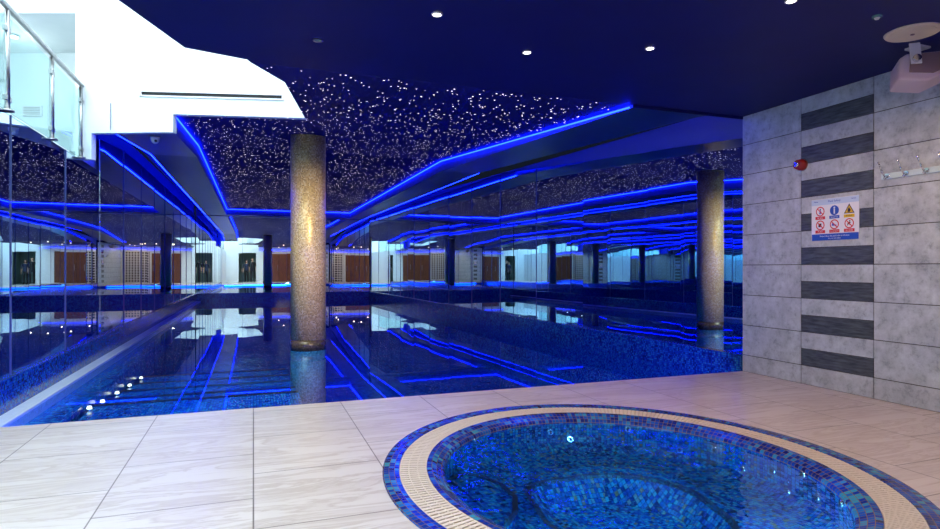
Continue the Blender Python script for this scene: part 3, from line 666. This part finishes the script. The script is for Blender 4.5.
for k in range(6):
    cxk, cyk = (-.135,0,.135)[k%3], (.073,-.047)[k//3]
    cap_m = M['sign_blue'] if k == 1 else M['sign_yellow'] if k == 2 else M['sign_red']
    c_ = splate('caption_plate', rect(cxk,cyk-.057,.094,.026), .004, .0006, cap_m)
    t_ = text(caps[k], .0135 if k != 4 else .0095, B4 @ Vector((cxk,cyk-.057,.0052)), B4, M['sign_white'] if k != 2 else M['sign_black'], 'lettering', sg)
    if k == 1:
        s_ = splate('symbol', circ(cxk,cyk,.042), .004, .0006, M['sign_blue']); splate('figure', circ(cxk,cyk+.023,.0085), .0047, .0005, M['sign_white'], s_); splate('figure', rect(cxk,cyk-.008,.013,.042), .0047, .0005, M['sign_white'], s_)
    elif k == 2:
        s_ = splate('symbol', [(cxk-.047,cyk-.036),(cxk+.047,cyk-.036),(cxk,cyk+.045)], .004, .0006, M['sign_black'])
        splate('warning_field', [(cxk-.036,cyk-.030),(cxk+.036,cyk-.030),(cxk,cyk+.032)], .0047, .0004, M['sign_yellow'], s_)
        splate('figure', [(cxk-.014,cyk-.026),(cxk+.008,cyk-.026),(cxk+.014,cyk-.006),(cxk-.002,cyk+.012),(cxk-.010,cyk+.002)], .0052, .0004, M['sign_black'], s_)
    else:
        s_ = splate('symbol', circ(cxk,cyk,.042), .004, .0006, M['sign_red']); splate('symbol_field', circ(cxk,cyk,.033), .0047, .0004, M['sign_white'], s_)
        if k == 0: splate('figure', circ(cxk+.002,cyk+.017,.006), .0052, .0004, M['sign_black'], s_); splate('figure', [(cxk-.008,cyk-.022),(cxk+.006,cyk-.022),(cxk+.008,cyk+.009),(cxk-.004,cyk+.009)], .0052, .0004, M['sign_blue'], s_)
        if k == 3: splate('figure', rect(cxk-.002,cyk,.028,.030), .0052, .0004, M['sign_black'], s_)
        if k == 4: splate('figure', [(cxk-.024,cyk-.010),(cxk+.020,cyk-.014),(cxk+.022,cyk-.006),(cxk-.006,cyk+.004),(cxk-.018,cyk+.014)], .0052, .0004, M['sign_blue'], s_)
        if k == 5: splate('figure', circ(cxk+.006,cyk+.019,.006), .0052, .0004, M['sign_black'], s_); splate('figure', [(cxk-.018,cyk-.022),(cxk-.004,cyk-.006),(cxk+.014,cyk-.020),(cxk+.006,cyk+.002),(cxk+.018,cyk+.006),(cxk+.002,cyk+.012),(cxk-.012,cyk+.006)], .0052, .0004, M['sign_black'], s_)
        a_ = R(-45); ux, uy = math.cos(a_), math.sin(a_); l_, w_ = .037, .004
        splate('bar', [(cxk-ux*l_-uy*w_, cyk-uy*l_+ux*w_), (cxk-ux*l_+uy*w_, cyk-uy*l_-ux*w_), (cxk+ux*l_+uy*w_, cyk+uy*l_-ux*w_), (cxk+ux*l_-uy*w_, cyk+uy*l_+ux*w_)], .0057, .0004, M['sign_red'], s_)
# security camera on the left soffit
d = ray(155,137); t = 1.0
while True:
    p = EYE+d*t; t += .004
    if p.z >= (sof(p.y/S)+1)*S: break
o = thing('security_camera', 'small white dome security camera under the soffit beside the white wall', 'camera', p)
b = MB(); b.tube(p, p+Vector((0,0,-.03)), .055, 24); b.build('mount', M['plastic_white'], o)
b = MB(); pr = [(.05*math.cos(R(a)), -.03-.055*math.sin(R(a))) for a in range(0,91,10)]
b.ring([(r_,z_+p.z) for r_,z_ in pr], (p.x,p.y), n=28); 
for k in range(len(b.sm)): b.sm[k] = True
b.build('dome', M['plastic_white'], o)
b = MB(); b.tube(p+Vector((.012,-.035,-.052)), p+Vector((.016,-.05,-.058)), .016, 14); b.build('eye', M['black'], o)

# ------------------------------------------------------------------ the back of the deck, seen in the mirrors
DX0, DX1, DH = -.95, .12, 1.06     # doorway
b = MB()
def bw(x0_, x1_, z0_, z1_, m=0): b.box(W(x0_,YB-.1,z0_), W(x1_,YB,z1_), m)
bw(XL-.1, DX0, -1, 2.0); bw(DX0, DX1, DH, 2.0); bw(DX1, 1.0, -1, ZC); bw(1.0, 2.95, 1.0, ZC); bw(2.95, XR, -1, ZC); bw(DX1-.01, .25, ZC, 2.0)
b.build('wall_back', M['white'], kind='structure')
b = MB()
b.face([W(-1.3,YB-2.5,-1), W(.6,YB-2.5,-1), W(.6,YB-2.5,1.3), W(-1.3,YB-2.5,1.3)]); b.face([W(-1.3,YB-2.5,-1), W(-1.3,YB-.1,-1), W(-1.3,YB-.1,1.3), W(-1.3,YB-2.5,1.3)])
b.face([W(.6,YB-2.5,-1), W(.6,YB-.1,-1), W(.6,YB-.1,1.3), W(.6,YB-2.5,1.3)]); b.face([W(-1.3,YB-2.5,1.3), W(.6,YB-2.5,1.3), W(.6,YB-.1,1.3), W(-1.3,YB-.1,1.3)])
b.build('wall_corridor', noisy('green_grey_plaster', (.30,.40,.38), (.26,.35,.34), 2), kind='structure')
o = thing('corridor_light', 'square ceiling light in the corridor behind the deck doorway', 'light', W(-.3,YB-.9,1.29))  # invented ceiling panel, added to light the corridor
b = MB(); b.box(W(-.5,YB-1.1,1.27), W(-.1,YB-.7,1.298)); b.build('housing', M['plastic_white'], o)
b = MB(); b.box(W(-.47,YB-1.07,1.262), W(-.13,YB-.73,1.269)); b.build('diffuser', M['lamp_cool'], o)
for k, (xa, xb) in enumerate(((1.0,1.66),(1.66,2.3),(2.3,2.95))):
    b = MB(); b.box(W(xa+.01,YB-.06,-.995), W(xb-.01,YB-.015,.99)); dr = b.build('door_%d' % (k+1), M['timber'], kind='structure')
    b = MB(); b.tube(W(xb-.1,YB+.02,-.2), W(xb-.1,YB+.02,.2), .014, 12); b.tube(W(xb-.1,YB-.015,-.15), W(xb-.1,YB+.02,-.15), .009, 8); b.tube(W(xb-.1,YB-.015,.15), W(xb-.1,YB+.02,.15), .009, 8); b.build('door_handle', M['steel'], dr)
sc2 = thing('lattice_screen', 'pale pierced lattice screen standing at the back of the deck', 'screen', W(3.7,YB+.06,-1))
b = MB(); n1, n2 = 7, 12
for i in range(n1+1): x = 3.1+1.2*i/n1; b.box(W(x-.03,YB+.02,-1), W(x+.03,YB+.08,1.1))
for i in range(n2+1): z = -1+.03+2.04*i/n2; b.box(W(3.07,YB+.025,z-.03), W(4.33,YB+.075,z+.03))
b.build('lattice', M['cream_wall'], sc2, merge=False)
b = MB(); b.box(W(3.05,YB+.005,-1), W(4.35,YB+.02,1.1)); b.build('backing', M['dark'], sc2)

# two people in the doorway
def person(loc, rot, label, height, top, legs, hairlen, seed):
    k = height/1.75
    J = [((0,0,.95),.13,.10),((0,0,1.12),.125,.09),((0,.0,1.32),.155,.105),((0,0,1.44),.10,.075),((0,-.005,1.51),.052,.052),((0,-.015,1.57),.07,.075),((0,-.02,1.66),.078,.092),((0,-.01,1.73),.05,.06)]
    ed = [(0,1),(1,2),(2,3),(3,4),(4,5),(5,6),(6,7)]
    for s_ in (-1,1):
        n = len(J)
        J += [((s_*.09,0,.88),.085,.09),((s_*.10,-.01,.50),.055,.058),((s_*.105,.02,.10),.038,.042),((s_*.11,-.06,.035),.036,.03),((s_*.115,-.16,.03),.034,.022)]
        ed += [(0,n),(n,n+1),(n+1,n+2),(n+2,n+3),(n+3,n+4)]
        n = len(J)
        J += [((s_*.18,0,1.41),.055,.055),((s_*.235,.02,1.14),.040,.042),((s_*.235,-.05,.90),.028,.03),((s_*.232,-.075,.84),.022,.036)]
        ed += [(3,n),(n,n+1),(n+1,n+2),(n+2,n+3)]
        w_ = n+3
        for q, (dy, ln_) in enumerate(((-.028,.070),(-.010,.080),(.008,.076),(.024,.062))):
            n = len(J); J += [((s_*.232,-.075+dy,.80),.009,.009),((s_*.228,-.08+dy,.80-ln_*.5),.0085,.0085),((s_*.215,-.085+dy,.80-ln_),.007,.007)]
            ed += [(w_,n),(n,n+1),(n+1,n+2)]
        n = len(J); J += [((s_*.222,-.115,.825),.010,.010),((s_*.212,-.128,.785),.008,.008)]; ed += [(w_,n),(n,n+1)]
    me = bpy.data.meshes.new('person'); me.from_pydata([Vector(j[0])*k for j in J], ed, [])
    o = bpy.data.objects.new('person', me); C.objects.link(o)
    o.modifiers.new('skin', 'SKIN'); sv = me.skin_vertices[0].data
    for v, j in zip(sv, J): v.radius = (j[1]*k, j[2]*k)
    sv[0].use_root = True
    ss = o.modifiers.new('sub', 'SUBSURF'); ss.levels = ss.render_levels = 2
    bpy.context.view_layer.update()
    m2 = bpy.data.meshes.new_from_object(o.evaluated_get(bpy.context.evaluated_depsgraph_get()))
    bpy.data.objects.remove(o)
    m2.materials.clear()
    for m in (M['skin'], top, legs, M['black']): m2.materials.append(m)
    for p in m2.polygons:
        c = p.center/k; p.use_smooth = True
        arm = abs(c.x) > .175 and c.z > .65
        p.material_index = 3 if c.z < .075 else 2 if (c.z < .93 and not arm) else 1 if (c.z < 1.475 and not (arm and c.z < 1.12)) else 0
    o = bpy.data.objects.new('person', m2); C.objects.link(o); o.location = loc; o.rotation_euler = (0,0,rot); tag(o, label, 'person')
    for s_ in (-1,1):
        b = MB(); b.tube(Vector((s_*.032,-.098,1.655))*k, Vector((s_*.032,-.106,1.655))*k, .011*k, 10, r2=.004*k); e_ = b.build('eye', M['black']); e_.parent = o
        b = MB(); b.tube(Vector((s_*.074,-.005,1.645))*k, Vector((s_*.09,.005,1.65))*k, .022*k, 10, r2=.026*k); e_ = b.build('ear', M['skin']); e_.parent = o
    b = MB(); b.tube(Vector((0,-.098,1.655))*k, Vector((0,-.125,1.615))*k, .008*k, 8, r2=.016*k); b.tube(Vector((0,-.125,1.615))*k, Vector((0,-.10,1.605))*k, .016*k, 8, r2=.01*k); e_ = b.build('nose', M['skin']); e_.parent = o
    b = MB(); b.box(Vector((-.024,-.099,1.575))*k, Vector((.024,-.085,1.583))*k); e_ = b.build('mouth', M['sign_red']); e_.parent = o
    b = MB(); n = 20; prof = [(.002,1.772),(.05,1.76),(.082,1.725),(.094,1.67),(.09,hairlen)]
    b.ring([(r_*k,z_*k) for r_,z_ in prof], (0,.018*k), 1, 1.08, n, a0=R(-25), a1=R(205))
    for q in range(len(b.sm)): b.sm[q] = True
    e_ = b.build('hair', M['hair']); e_.parent = o
person(W(-.12,YB-.30,-1), R(175), 'person in dark clothes standing in the doorway behind the deck', 1.76, M['dark_cloth'], M['dark_cloth'], 1.60, 1)
person(W(-.52,YB-.45,-1), R(190), 'shorter person in navy top standing in the doorway behind the deck', 1.62, M['navy_cloth'], M['dark_cloth'], 1.46, 2)

# ------------------------------------------------------------------ world, camera
w = bpy.data.worlds.new('world'); bpy.context.scene.world = w; w.use_nodes = True
w.node_tree.nodes['Background'].inputs[0].default_value = (.02,.03,.06,1); w.node_tree.nodes['Background'].inputs[1].default_value = .3
cam = bpy.data.cameras.new('camera'); co = bpy.data.objects.new('camera', cam); C.objects.link(co)
co.location = EYE; co.rotation_euler = (R(90),0,-TH)
cam.sensor_width = 36; cam.lens = 595/940*36; cam.shift_y = (268-264.5)/940; cam.clip_start = .02; cam.clip_end = 200
sc = bpy.context.scene; sc.camera = co
sc.view_settings.view_transform = 'Standard'; sc.view_settings.look = 'None'; sc.view_settings.gamma = 1; sc.view_settings.exposure = 0
sc.view_settings.use_curve_mapping = False
cy_ = sc.cycles
cy_.max_bounces = 14; cy_.glossy_bounces = 10; cy_.diffuse_bounces = 4; cy_.transparent_max_bounces = 16; cy_.use_denoising = True
cy_.sample_clamp_indirect = 6; cy_.caustics_reflective = False; cy_.caustics_refractive = False
